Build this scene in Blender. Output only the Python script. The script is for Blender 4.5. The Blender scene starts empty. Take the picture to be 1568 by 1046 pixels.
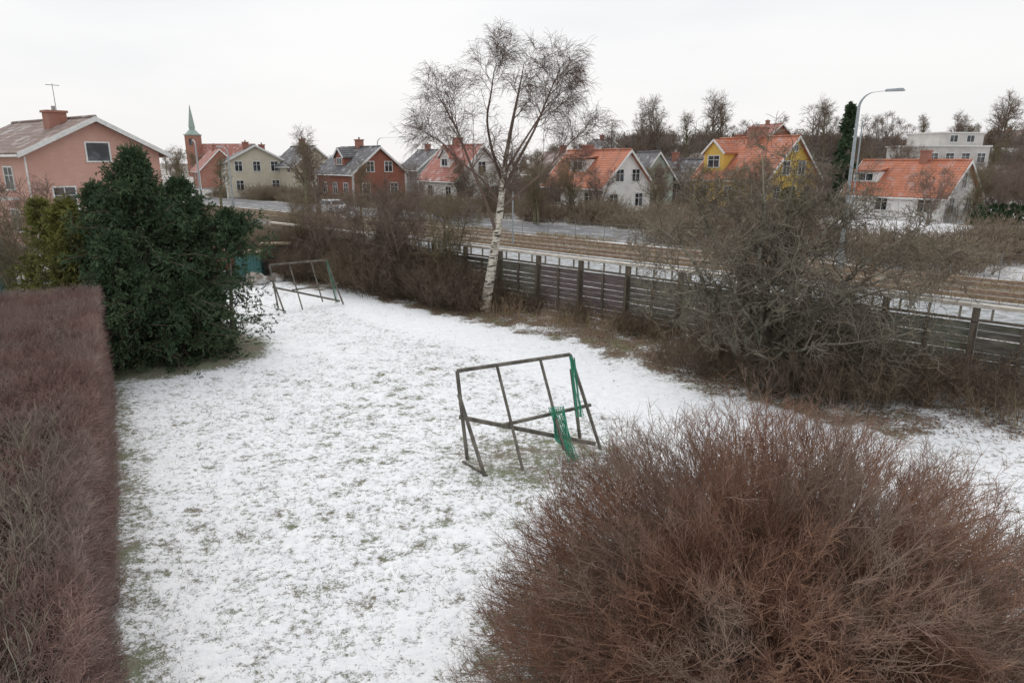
import bpy, math, random
import numpy as np
from mathutils import Vector, Matrix
R = np.random.default_rng(7)
random.seed(5)
S = bpy.context.scene
COL = S.collection

# ------------------------------------------------------------------ helpers
def link(o, parent=None):
    COL.objects.link(o)
    if parent: o.parent = parent
    return o
def empty(name, loc=(0,0,0), rot=0):
    o = bpy.data.objects.new(name, None); o.location = loc; o.rotation_euler = (0,0,rot); o.empty_display_size=.2
    return link(o)

def new_mat(name):
    m = bpy.data.materials.new(name); m.use_nodes = True
    nt = m.node_tree; b = nt.nodes['Principled BSDF']
    return m, nt, b
def N(nt, t, **kw):
    n = nt.nodes.new(t)
    for k, v in kw.items(): setattr(n, k, v)
    return n
def noise(nt, vec, scale, detail=4, rough=.6):
    n = N(nt,'ShaderNodeTexNoise'); n.inputs['Scale'].default_value=scale
    n.inputs['Detail'].default_value=detail; n.inputs['Roughness'].default_value=rough
    nt.links.new(vec, n.inputs['Vector']); return n.outputs['Fac']
def mixc(nt, fac, a, b):
    n = N(nt,'ShaderNodeMix', data_type='RGBA')
    for s, v in ((0,fac),(6,a),(7,b)):
        if isinstance(v,(int,float)): n.inputs[s].default_value=v
        elif isinstance(v,tuple): n.inputs[s].default_value=(*v,1)
        else: nt.links.new(v, n.inputs[s])
    return n.outputs[2]
def ramp(nt, v, a, b):
    n = N(nt,'ShaderNodeMapRange'); n.inputs[1].default_value=a; n.inputs[2].default_value=b
    n.interpolation_type='SMOOTHSTEP'
    nt.links.new(v, n.inputs[0]); return n.outputs[0]
def math_(nt, op, a, b):
    n = N(nt,'ShaderNodeMath', operation=op)
    for i,v in enumerate((a,b)):
        if isinstance(v,(int,float)): n.inputs[i].default_value=v
        else: nt.links.new(v,n.inputs[i])
    return n.outputs[0]
def attr(nt, name):
    n = N(nt,'ShaderNodeAttribute'); n.attribute_name=name; return n.outputs['Fac']
def bump(nt, b, h, strength=.4, dist=.05):
    n = N(nt,'ShaderNodeBump'); n.inputs['Strength'].default_value=strength; n.inputs['Distance'].default_value=dist
    nt.links.new(h, n.inputs['Height']); nt.links.new(n.outputs[0], b.inputs['Normal'])
def objco(nt, scale=(1,1,1)):
    t = N(nt,'ShaderNodeTexCoord'); m = N(nt,'ShaderNodeMapping'); m.inputs['Scale'].default_value=scale
    nt.links.new(t.outputs['Object'], m.inputs['Vector']); return m.outputs[0]
def to_diffuse(nt, b, c):
    d=N(nt,'ShaderNodeBsdfDiffuse'); nt.links.new(c,d.inputs['Color'])
    out=[n for n in nt.nodes if n.type=='OUTPUT_MATERIAL'][0]; nt.links.new(d.outputs[0],out.inputs['Surface']); nt.nodes.remove(b)

def mat_noise(name, c1, c2, scale=3, rough=.85, bs=.2, stretch=(1,1,1), c3=None, s3=1.0, lo=.35, hi=.65):
    m, nt, b = new_mat(name); v = objco(nt, stretch)
    f = noise(nt, v, scale, 6); c = mixc(nt, ramp(nt,f,lo,hi), c1, c2)
    if c3: c = mixc(nt, ramp(nt, noise(nt, v, s3, 5), .5,.72), c, c3)
    nt.links.new(c, b.inputs['Base Color']); b.inputs['Roughness'].default_value=rough
    b.inputs['Specular IOR Level'].default_value=.25
    if bs: bump(nt, b, f, bs, .03)
    return m
def mat_rnd(name, c1, c2, objrand=0.0, c3=None):
    m, nt, b = new_mat(name)
    c = mixc(nt, attr(nt,'rnd'), c1, c2)
    if objrand:
        oi = N(nt,'ShaderNodeObjectInfo'); c = mixc(nt, math_(nt,'MULTIPLY',oi.outputs['Random'],objrand), c, c3)
    elif c3:
        c = mixc(nt, ramp(nt, noise(nt, objco(nt), 1.1, 2), .42,.62), c, c3)
    to_diffuse(nt,b,c)
    return m

def mesh_quads(name, V, F, mats, attrs=None, midx=None, smooth=True):
    me = bpy.data.meshes.new(name); V=np.asarray(V,np.float32); F=np.asarray(F,np.int32)
    me.vertices.add(len(V)); me.vertices.foreach_set('co', V.ravel())
    me.loops.add(F.size); me.loops.foreach_set('vertex_index', F.ravel())
    me.polygons.add(len(F)); me.polygons.foreach_set('loop_start', np.arange(0,F.size,F.shape[1],dtype=np.int32))
    me.polygons.foreach_set('use_smooth', np.full(len(F), smooth))
    for m in mats: me.materials.append(m)
    if midx is not None: me.polygons.foreach_set('material_index', np.asarray(midx,np.int32))
    me.update(calc_edges=True)
    for k,a in (attrs or {}).items():
        at = me.attributes.new(k,'FLOAT','POINT'); at.data.foreach_set('value', np.asarray(a,np.float32))
    return me
def obj(name, me, loc=(0,0,0), parent=None, rot=0, sc=1):
    o = bpy.data.objects.new(name, me); o.location=loc; o.rotation_euler=(0,0,rot)
    o.scale=(sc,sc,sc) if isinstance(sc,(int,float)) else sc
    return link(o, parent)

def nrm(a): return a/np.maximum(np.linalg.norm(a,axis=-1,keepdims=True),1e-9)
class Tubes:
    def __init__(s): s.V=[];s.F=[];s.rnd=[];s.rad=[];s.n=0
    def add(s, P, r, n=3, rnd=None):
        P=np.asarray(P,float); r=np.asarray(r,float)
        if P.ndim==2: P=P[None]; r=r[None]
        K,M,_=P.shape
        d=nrm(P[:,-1]-P[:,0]); a=np.where(np.abs(d[:,2:3])<.9, [[0,0,1.]], [[1.,0,0]])
        u=nrm(np.cross(d,a)); v=np.cross(d,u)
        ang=np.arange(n)*2*math.pi/n
        ring=(np.cos(ang)[None,:,None]*u[:,None,:]+np.sin(ang)[None,:,None]*v[:,None,:])
        V=P[:,:,None,:]+r[:,:,None,None]*ring[:,None,:,:]
        idx=np.arange(K*M*n).reshape(K,M,n)+s.n
        nx=np.roll(idx,-1,axis=2)
        F=np.stack([idx[:,:-1],nx[:,:-1],nx[:,1:],idx[:,1:]],-1).reshape(-1,4)
        if rnd is None: rnd=R.random(K)
        s.V.append(V.reshape(-1,3)); s.F.append(F); s.n+=K*M*n
        s.rnd.append(np.repeat(rnd,M*n)); s.rad.append(np.repeat(r.reshape(-1),n))
    def mesh(s,name,mats):
        return mesh_quads(name,np.concatenate(s.V),np.concatenate(s.F),mats,{'rnd':np.concatenate(s.rnd),'rad':np.concatenate(s.rad)})
def grow(st, di, ln, r0, r1, nseg, wob, grav):
    P=[st]; d=di
    for i in range(nseg):
        d=nrm(d+R.normal(0,wob,d.shape)+np.array([0,0,grav])); P.append(P[-1]+d*(ln/nseg)[:,None])
    P=np.stack(P,1); t=np.linspace(0,1,nseg+1)[None]
    return P, r0[:,None]*(1-t)+r1[:,None]*t
def kids(P, rad, k, t0, t1, amin, amax, L, taper, rr):
    K,M,_=P.shape; t=R.uniform(t0,t1,(K,k)); f=t*(M-1); i=np.minimum(f.astype(int),M-2); w=f-i
    rows=np.arange(K)[:,None]
    A=P[rows,i]; B=P[rows,i+1]; p=A+(B-A)*w[...,None]; d=nrm(B-A)
    ra=rad[rows,i]*(1-w)+rad[rows,i+1]*w
    pr=nrm(np.cross(d,R.normal(size=d.shape))); a=np.radians(R.uniform(amin,amax,(K,k)))[...,None]
    nd=d*np.cos(a)+pr*np.sin(a)
    ln=L*R.uniform(.6,1.25,(K,k))*(1-taper*t)
    return p.reshape(-1,3), nd.reshape(-1,3), ln.ravel(), (ra*rr).ravel()
def tree(T, trunks, levels, n0=8, rmin=.004):
    P=[];
    for tr in trunks:
        tr=np.array(tr,float)
        m=24; t=np.linspace(0,len(tr)-1,m); q=np.stack([np.interp(t,np.arange(len(tr)),tr[:,j]) for j in range(4)],1)
        for _ in range(3): q[1:-1]=(q[:-2]+2*q[1:-1]+q[2:])/4
        P.append(q)
    P=np.stack(P); T.add(P[...,:3],P[...,3],n0); cur=(P[...,:3],P[...,3])
    for li,lv in enumerate(levels):
        s,d,l,r=kids(cur[0],cur[1],lv['k'],lv.get('t0',.3),lv.get('t1',1),*lv['ang'],lv['L'],lv.get('tp',.5),lv.get('rr',.6))
        d=nrm(d+np.array([0,0,lv.get('up',0)]))
        r=np.maximum(r,rmin)
        if 'rmax' in lv: r=np.minimum(r,lv['rmax'])
        cur=grow(s,d,l,r,np.maximum(r*.35,rmin*.7),lv['n'],lv['wob'],lv.get('g',0))
        T.add(cur[0],cur[1],6 if li==0 else (4 if li==1 else 3))
    return cur
class Leaves:
    def __init__(s): s.V=[];s.r=[]
    def add(s,c,d,side,ln,w,rnd=None):
        ln=ln[:,None]; w=w[:,None]
        s.V.append(np.stack([c,c+d*ln*.5+side*w,c+d*ln,c+d*ln*.5-side*w],1))
        s.r.append(np.repeat(R.random(len(c)) if rnd is None else rnd,4))
    def mesh(s,name,mats):
        V=np.concatenate(s.V).reshape(-1,3); F=np.arange(len(V)).reshape(-1,4)
        return mesh_quads(name,V,F,mats,{'rnd':np.concatenate(s.r)},smooth=False)

_tab=R.random((256,256))
def vn(x,y,sc,o=0):
    x=np.asarray(x)*sc+o*17.3; y=np.asarray(y)*sc+o*9.1
    xi=np.floor(x).astype(int); yi=np.floor(y).astype(int); fx=x-xi; fy=y-yi
    fx=fx*fx*(3-2*fx); fy=fy*fy*(3-2*fy)
    g=lambda a,b:_tab[a&255,b&255]
    return (g(xi,yi)*(1-fx)+g(xi+1,yi)*fx)*(1-fy)+(g(xi,yi+1)*(1-fx)+g(xi+1,yi+1)*fx)*fy
def fbm(x,y,sc,o=0): return (vn(x,y,sc,o)+.5*vn(x,y,sc*2.1,o+1)+.25*vn(x,y,sc*4.3,o+2))/1.75
def ss(t): t=np.clip(t,0,1); return t*t*(3-2*t)

# ------------------------------------------------------------------ layout
P0=np.array([12.5,15.8]); FD=np.array([-.735,.678]); FN=np.array([.678,.735])
def so(s,off): p=P0+FD*s+FN*off; return float(p[0]),float(p[1])
def offs(x,y): return (x-P0[0])*FN[0]+(y-P0[1])*FN[1]
def terr(x,y):
    x=np.asarray(x,float); y=np.asarray(y,float); yy=np.maximum(y,1)
    h=8.8*ss((y-95)/80)*ss((x/yy-.02)/.16)*(.85+.3*fbm(x,y,.02,3))
    h=h+.8*ss((y-80)/40)*ss((x/yy+.1)/.2)
    return h
H0=np.array([-4.3,6.3]); HD=np.array([-.4985,.867]); HN=np.array([.867,.4985])
track=np.array([[-8,29],[-5.8,26.5],[-3,23.6],[-.5,21.4],[1.3,18.6],[2.7,16.3],[4.1,14.4],[6.5,12]])
def segdist(x,y,pl):
    best=np.full(x.shape,1e9)
    for a,b in zip(pl[:-1],pl[1:]):
        d=b-a; t=np.clip(((x-a[0])*d[0]+(y-a[1])*d[1])/(d@d),0,1)
        best=np.minimum(best,np.hypot(x-a[0]-t*d[0],y-a[1]-t*d[1]))
    return best
_fr=np.random.default_rng(3); FP=[]
for _ in range(26):
    x0,y0=_fr.uniform(-6,3),_fr.uniform(6,24); a0=_fr.uniform(0,6.28)
    for k in range(_fr.integers(5,14)):
        FP.append((x0+math.cos(a0)*k*.62+(-1)**k*.1*math.sin(a0),y0+math.sin(a0)*k*.62-(-1)**k*.1*math.cos(a0))); a0+=_fr.normal(0,.12)
FP=np.array(FP)
def snowmap(x,y):
    o=offs(x,y); n=fbm(x,y,.5,1); n2=fbm(x,y,1.8,5)
    s=.588+.36*(n-.5)+.18*(n2-.5)
    s=s+.03*ss((y-14)/8)
    s=np.maximum(s, 1.0-.38*ss((segdist(x,y,track)-.35)/1.3))
    apple=np.exp(-((x-6.5)**2+(y-16.5)**2)/16)
    edge=-3.5-2.2*apple+2.0*(n-.5)+1.4*(n2-.5)
    lit=ss((o-edge)/.8)
    s=s*(1-lit)+lit*(.19+.85*np.maximum(0,n2-.48)+.6*ss((x-7.0)/3)*(n2+.05)*(1-ss((o+1.2)/1.0)))
    hd=(x-H0[0])*HN[0]+(y-H0[1])*HN[1]
    hg=1-ss((hd-.02)/.7); s=s-.24*hg
    sp=np.hypot((x+10.4)/1.1,y-19.9); s=s-.6*(1-ss((sp-2.0)/1.2))
    bs=np.hypot(x-2.9,y-6.5); s=s-.24*(1-ss((bs-2.7)/1.3))
    g=np.hypot((x-.5)/1.3,y-12.2); s=s-.22*(1-ss((g-.5)/1.5))
    far=ss((o-.0)/1.0); s=s*(1-far)+far*(.50+.5*(fbm(x,y,.12,2)-.5)+.4*(n-.5))
    far2=ss((y-85)/40); s=s*(1-far2)+far2*(.34+.6*(fbm(x,y,.06,2)-.5))
    lit=np.clip(lit+.5*far,0,1)
    return np.clip(s,0,1), lit

# ------------------------------------------------------------------ world, sun, camera
w=bpy.data.worlds.new('World'); S.world=w; w.use_nodes=True; nt=w.node_tree
try: w.cycles.sampling_method='NONE'
except Exception: pass
bg=nt.nodes['Background']; sky=N(nt,'ShaderNodeTexSky'); sky.sky_type='NISHITA'; sky.sun_disc=False
EL,ROT=math.radians(48),math.radians(-25)
sky.sun_elevation=EL; sky.sun_rotation=ROT
tc=N(nt,'ShaderNodeTexCoord'); mp=N(nt,'ShaderNodeMapping'); mp.inputs['Scale'].default_value=(1,1,4.5)
nt.links.new(tc.outputs['Generated'],mp.inputs[0])
n1=noise(nt,mp.outputs[0],1.6,4,.5)
cl=mixc(nt,ramp(nt,n1,.3,.7),(7.1,7.45,7.9),(9.3,9.3,9.3))
sp=N(nt,'ShaderNodeSeparateXYZ'); nt.links.new(tc.outputs['Generated'],sp.inputs[0])
cl=mixc(nt,ramp(nt,sp.outputs[2],0.0,.35),mixc(nt,.6,cl,(9.1,8.8,8.65)),cl)
c=mixc(nt,.95,sky.outputs[0],cl)
nt.links.new(c,bg.inputs[0]); bg.inputs[1].default_value=.108
sd=bpy.data.lights.new('sun','SUN'); sd.energy=1.45; sd.angle=math.radians(40); sd.color=(1,.965,.92)
so_=link(bpy.data.objects.new('sun',sd))
dirv=Vector((math.sin(ROT)*math.cos(EL), math.cos(ROT)*math.cos(EL), math.sin(EL)))
so_.rotation_euler=dirv.to_track_quat('Z','Y').to_euler(); so_.location=(0,0,40)
cd=bpy.data.cameras.new('camera'); cam=link(bpy.data.objects.new('camera',cd)); S.camera=cam
cd.sensor_width=36; cd.lens=24; cd.clip_end=3000; cd.clip_start=.1
cam.location=(0,0,5.6); cam.rotation_euler=(math.radians(90-14.8),0,0)
S.view_settings.view_transform='Standard'; S.view_settings.look='None'; S.view_settings.exposure=0

# ------------------------------------------------------------------ ground
def ground():
    xs=np.concatenate([-np.geomspace(900,21,60),np.arange(-20.5,22,.12),np.geomspace(22.5,900,60)])
    ys=np.concatenate([[-60,-20,-5,0],np.arange(1.5,40,.12),np.geomspace(40.4,1500,110)])
    X,Y=np.meshgrid(xs,ys); s,l=snowmap(X,Y)
    fp=np.zeros_like(X)
    for fx,fy in FP:
        i0,i1=np.searchsorted(xs,[fx-.3,fx+.3]); j0,j1=np.searchsorted(ys,[fy-.3,fy+.3])
        d2=(X[j0:j1,i0:i1]-fx)**2+(Y[j0:j1,i0:i1]-fy)**2; fp[j0:j1,i0:i1]=np.maximum(fp[j0:j1,i0:i1],np.exp(-d2/.018))
    s=np.clip(s-.22*fp,0,1)
    nearm=1-ss((offs(X,Y)+.5)/1.0); nearm=nearm*(1-ss((Y-27)/3)*ss((-10-X)/1.0+1))
    Z=terr(X,Y)+nearm*(.07*(fbm(X,Y,.7,4)-.5)+.05*(vn(X,Y,4.5,2)-.5)*s-.03*fp)
    V=np.stack([X,Y,Z],-1).reshape(-1,3); ny,nx=X.shape
    i=np.arange(nx*ny).reshape(ny,nx); F=np.stack([i[:-1,:-1],i[:-1,1:],i[1:,1:],i[1:,:-1]],-1).reshape(-1,4)
    m,nt,b=new_mat('snowy_grass'); v=objco(nt)
    a=attr(nt,'snow'); li=attr(nt,'lit')
    f1=noise(nt,v,9,6,.68); f2=noise(nt,v,38,3,.6); f3=noise(nt,v,2.6,4,.55)
    t=math_(nt,'ADD',a,math_(nt,'MULTIPLY',math_(nt,'SUBTRACT',f1,.5),1.35))
    t=math_(nt,'ADD',t,math_(nt,'MULTIPLY',math_(nt,'SUBTRACT',f2,.5),.8))
    t=math_(nt,'ADD',t,math_(nt,'MULTIPLY',math_(nt,'SUBTRACT',f3,.5),.6))
    msk=ramp(nt,t,.29,.62)
    grass=mixc(nt,ramp(nt,noise(nt,v,60,2),.35,.65),(.12,.145,.085),(.28,.28,.20))
    grass=mixc(nt,ramp(nt,noise(nt,v,1.7,3),.4,.65),grass,(.21,.18,.14))
    lt=mixc(nt,ramp(nt,noise(nt,v,24,4),.4,.62),(.09,.065,.05),(.29,.215,.16))
    lt=mixc(nt,ramp(nt,noise(nt,v,1.3,3),.48,.65),lt,(.17,.17,.09))
    g=mixc(nt,li,grass,lt)
    sn=mixc(nt,ramp(nt,noise(nt,v,5,4),.3,.7),(.80,.815,.84),(.90,.905,.92))
    nt.links.new(mixc(nt,msk,g,sn),b.inputs['Base Color']); b.inputs['Roughness'].default_value=.85
    b.inputs['Specular IOR Level'].default_value=.15
    bump(nt,b,math_(nt,'ADD',math_(nt,'MULTIPLY',msk,.5),f1),.6,.05)
    obj('ground',mesh_quads('ground',V,F,[m],{'snow':s.ravel(),'lit':l.ravel()}))
ground()
def blades():
    n=330000
    y=4+ (R.random(n)**1.25)*24; x=R.uniform(-1,1,n)*(y*.86+1.5)
    hd=(x-H0[0])*HN[0]+(y-H0[1])*HN[1]; s,l=snowmap(x,y)
    cl=vn(x,y,7,3)
    keep=(offs(x,y)<-.1)&(hd>-.1)&(R.random(n)<np.clip((.98-s)*.8,0.02,1)*np.clip((cl-.35)*2.6,0,1))
    x,y,s,l=x[keep],y[keep],s[keep],l[keep]; k=len(x)
    d=nrm(np.stack([R.normal(0,.75,k),R.normal(0,.75,k),R.uniform(.35,1,k)],1))
    side=nrm(np.cross(d,R.normal(size=(k,3))))
    L=Leaves(); z=np.zeros(k)-.01
    L.add(np.stack([x,y,z],1),d,side,R.uniform(.03,.085,k)*(1+.4*(1-s))*(1+1.8*l*R.random(k)),R.uniform(.0018,.004,k),rnd=np.clip(l*.6+R.random(k)*.6,0,1))
    obj('grass',L.mesh('grass',[mat_rnd('grass_blades',(.14,.175,.08),(.36,.29,.18))]))
    n=40000; s_=R.uniform(-8,23,n); o=-R.random(n)**.8*6.5; x=P0[0]+FD[0]*s_+FN[0]*o; y=P0[1]+FD[1]*s_+FN[1]*o
    sn,l=snowmap(x,y); k_=(R.random(n)<l*.9+.012); x,y=x[k_],y[k_]; k=len(x)
    d=nrm(np.stack([R.normal(size=k),R.normal(size=k),R.normal(0,.25,k)],1)); side=nrm(np.cross(d,np.stack([R.normal(0,.3,k),R.normal(0,.3,k),np.ones(k)],1)))
    L=Leaves(); L.add(np.stack([x,y,R.uniform(.01,.05,k)],1),d,side,R.uniform(.03,.07,k),R.uniform(.012,.024,k))
    obj('fallen_leaves',L.mesh('fallen_leaves',[mat_rnd('dead_leaves',(.08,.05,.035),(.30,.20,.13))]))
    n=3200; s_=R.uniform(-8,20,n); o=-R.uniform(.1,2.8,n); cl=vn(s_,o,1.3,8); k_=cl>.48; s_,o=s_[k_],o[k_]; n=len(s_)
    T=Tubes(); st=np.stack([P0[0]+FD[0]*s_+FN[0]*o,P0[1]+FD[1]*s_+FN[1]*o,np.zeros(n)],1)
    P,r=grow(st,nrm(np.stack([R.normal(0,.3,n),R.normal(0,.3,n),np.ones(n)],1)),R.uniform(.2,.9,n),np.full(n,.005),np.full(n,.002),5,.1,-.04); T.add(P,r,3)
    a_,d_,l_,r_=kids(P,r,4,.3,1,20,55,.2,.2,.8); c=grow(a_,d_,l_,np.full(len(r_),.003),np.full(len(r_),.002),2,.1,0); T.add(*c,3)
    obj('dead_weeds',T.mesh('dead_weeds',[mat_rnd('weed_stems',(.22,.14,.09),(.48,.38,.25))]))
blades()

# ------------------------------------------------------------------ conventional solids
class MB:
    def __init__(s): s.V=[];s.F=[];s.M=[];s.mats=[]
    def mi(s,m):
        if m not in s.mats: s.mats.append(m)
        return s.mats.index(m)
    def poly(s,vs,faces,m):
        b=len(s.V); s.V+= [tuple(v) for v in vs]; k=s.mi(m)
        for f in faces: s.F.append([b+i for i in f]); s.M.append(k)
    def box(s,c,d,m,rz=0,tilt=None):
        x,y,z=d[0]/2,d[1]/2,d[2]/2
        vs=[Vector((i*x,j*y,k*z)) for k in(-1,1) for j in(-1,1) for i in(-1,1)]
        M=Matrix.Rotation(rz,3,'Z')
        if tilt is not None: M=tilt
        vs=[M@v+Vector(c) for v in vs]
        s.poly(vs,[(0,2,3,1),(4,5,7,6),(0,1,5,4),(2,6,7,3),(0,4,6,2),(1,3,7,5)],m)
    def beam(s,a,b,wd,ht,m):
        a=Vector(a);b=Vector(b);d=b-a; q=d.to_track_quat('Y','Z').to_matrix()
        s.box((a+b)/2,(wd,d.length,ht),m,tilt=q)
    def cyl(s,a,b,r0,r1,m,n=10):
        a=Vector(a);b=Vector(b);q=(b-a).to_track_quat('Z','Y').to_matrix()
        vs=[];
        for p,r in((a,r0),(b,r1)):
            for i in range(n): t=2*math.pi*i/n; vs.append(q@Vector((r*math.cos(t),r*math.sin(t),0))+p)
        s.poly(vs,[(i,(i+1)%n,n+(i+1)%n,n+i) for i in range(n)]+[tuple(range(n-1,-1,-1)),tuple(range(n,2*n))],m)
    def obj(s,name,loc=(0,0,0),rot=0,parent=None,bevel=0):
        me=bpy.data.meshes.new(name); me.from_pydata(s.V,[],s.F)
        for m in s.mats: me.materials.append(m)
        me.polygons.foreach_set('material_index',s.M); me.update()
        o=obj(name,me,loc,parent,rot)
        if bevel:
            b=o.modifiers.new('bevel','BEVEL'); b.width=bevel; b.segments=2
        return o

def flat(name,c,rough=.6,metal=0,spec=.4):
    m,nt,b=new_mat(name); v=objco(nt); f=noise(nt,v,4,5)
    d=tuple(x*.82 for x in c); nt.links.new(mixc(nt,ramp(nt,f,.3,.7),d,c),b.inputs['Base Color'])
    b.inputs['Roughness'].default_value=rough; b.inputs['Metallic'].default_value=metal; b.inputs['Specular IOR Level'].default_value=spec
    return m
def roofmat(name,c1,c2,snow=.0):
    m,nt,b=new_mat(name); v=objco(nt)
    w1=N(nt,'ShaderNodeTexWave',wave_type='BANDS',bands_direction='Y'); w1.inputs['Scale'].default_value=1.1; w1.inputs['Distortion'].default_value=.3
    w2=N(nt,'ShaderNodeTexWave',wave_type='BANDS',bands_direction='Z'); w2.inputs['Scale'].default_value=1.3; w2.inputs['Distortion'].default_value=.3
    nt.links.new(v,w1.inputs['Vector']); nt.links.new(v,w2.inputs['Vector'])
    h=math_(nt,'ADD',w1.outputs['Fac'],w2.outputs['Fac'])
    c=mixc(nt,ramp(nt,noise(nt,v,2.2,6),.35,.65),c1,c2)
    c=mixc(nt,ramp(nt,noise(nt,objco(nt,(1,3,.6)),.7,5),.48,.72),c,tuple(x*.5+.05 for x in c2))
    c=mixc(nt,math_(nt,'MULTIPLY',math_(nt,'SUBTRACT',2,h),.10),c,(.06,.03,.02))
    if snow: c=mixc(nt,math_(nt,'MULTIPLY',ramp(nt,noise(nt,v,1.1,6),.5,.7),snow),c,(.75,.77,.8))
    nt.links.new(c,b.inputs['Base Color']); b.inputs['Roughness'].default_value=.8; bump(nt,b,h,.5,.06)
    return m
M_orange=roofmat('orange_tiles',(.55,.20,.11),(.43,.15,.085),.22)
M_red=roofmat('red_tiles',(.45,.17,.13),(.34,.13,.10),.5)
M_darkroof=roofmat('dark_roof',(.09,.09,.10),(.14,.14,.15),.4)
M_brownroof=roofmat('brown_roof',(.20,.14,.12),(.27,.19,.16),.4)
M_white=mat_noise('white_plaster',(.78,.76,.73),(.85,.84,.81),.6,.8,.05,c3=(.66,.64,.60),s3=.7)
M_trim=flat('white_trim',(.82,.82,.80),.5)
def claddingmat(name,c1,c2):
    m,nt,b=new_mat(name); v=objco(nt)
    wv=N(nt,'ShaderNodeTexWave',wave_type='BANDS',bands_direction='DIAGONAL'); wv.inputs['Scale'].default_value=3.2
    mpz=objco(nt,(1,1,0)); nt.links.new(mpz,wv.inputs['Vector'])
    c=mixc(nt,ramp(nt,noise(nt,v,1.2,5),.35,.65),c1,c2); nt.links.new(c,b.inputs['Base Color']); b.inputs['Roughness'].default_value=.75
    bump(nt,b,wv.outputs['Fac'],.5,.03); return m
M_yellow=claddingmat('yellow_cladding',(.76,.52,.12),(.69,.46,.11))
M_redw=claddingmat('falu_red_cladding',(.34,.13,.085),(.27,.105,.07))
M_cream=claddingmat('cream_cladding',(.62,.57,.45),(.57,.52,.41))
M_grey=claddingmat('grey_cladding',(.34,.35,.36),(.28,.29,.30))
M_palegreen=claddingmat('pale_green_cladding',(.50,.58,.50),(.45,.53,.46))
M_conc=mat_noise('beige_render',(.54,.51,.48),(.62,.59,.56),.8,.8,.05)
M_found=mat_noise('foundation',(.32,.31,.30),(.4,.39,.37),2,.9,.1)
m,nt,b=new_mat('window_glass'); b.inputs['Roughness'].default_value=.08
nt.links.new(mixc(nt,ramp(nt,noise(nt,objco(nt),.8,2),.45,.6),(.02,.025,.03),(.10,.11,.12)),b.inputs['Base Color'])
M_glass=m
def brickmat(name,a,b_,mo,sc=1.0):
    m,nt,b=new_mat(name); t=N(nt,'ShaderNodeTexCoord')
    sp=N(nt,'ShaderNodeSeparateXYZ'); nt.links.new(t.outputs['Object'],sp.inputs[0])
    cb=N(nt,'ShaderNodeCombineXYZ'); nt.links.new(math_(nt,'ADD',sp.outputs[0],sp.outputs[1]),cb.inputs[0]); nt.links.new(sp.outputs[2],cb.inputs[1])
    br=N(nt,'ShaderNodeTexBrick'); br.inputs['Scale'].default_value=1; br.inputs['Brick Width'].default_value=.26*sc; br.inputs['Row Height'].default_value=.085*sc; br.inputs['Mortar Size'].default_value=.008*sc
    br.inputs['Color1'].default_value=(*a,1); br.inputs['Color2'].default_value=(*b_,1); br.inputs['Mortar'].default_value=(*mo,1)
    nt.links.new(cb.outputs[0],br.inputs['Vector'])
    c=mixc(nt,ramp(nt,noise(nt,t.outputs['Object'],.9,5),.3,.7),br.outputs['Color'],tuple(x*.88 for x in a))
    nt.links.new(c,b.inputs['Base Color']); b.inputs['Roughness'].default_value=.85
    bump(nt,b,br.outputs['Fac'],-.3,.01); return m
M_pink=brickmat('pink_brick',(.65,.37,.30),(.57,.32,.26),(.58,.43,.38))
M_brick=brickmat('red_brick',(.40,.17,.12),(.32,.14,.10),(.38,.32,.29))

def window(F,G,x,y,z,ax,wd,ht,sg,mull=1,trim=None):
    tr=trim or M_trim; fw=.09
    def bx(du,dz,su,sz,dep,proud,mb,m):
        if ax=='x': mb.box((x+du,y+sg*(proud-dep/2),z+dz),(su,dep,sz),m)
        else: mb.box((x+sg*(proud-dep/2),y+du,z+dz),(dep,su,sz),m)
    bx(0,0,wd,ht,.06,.012,G,M_glass)
    bx(0,ht/2+fw/2,wd+2*fw,fw,.1,.06,F,tr); bx(0,-ht/2-fw/2,wd+2*fw+.06,fw,.12,.08,F,tr)
    bx(-wd/2-fw/2,0,fw,ht-.002,.1,.055,F,tr); bx(wd/2+fw/2,0,fw,ht-.002,.1,.055,F,tr)
    for i in range(mull): bx(-wd/2+wd*(i+1)/(mull+1),0,.06,ht-.004,.06,.04,F,tr)
    if ht>1.0 and mull: bx(0,ht*.14,wd-.004,.04,.05,.034,F,tr)
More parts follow.
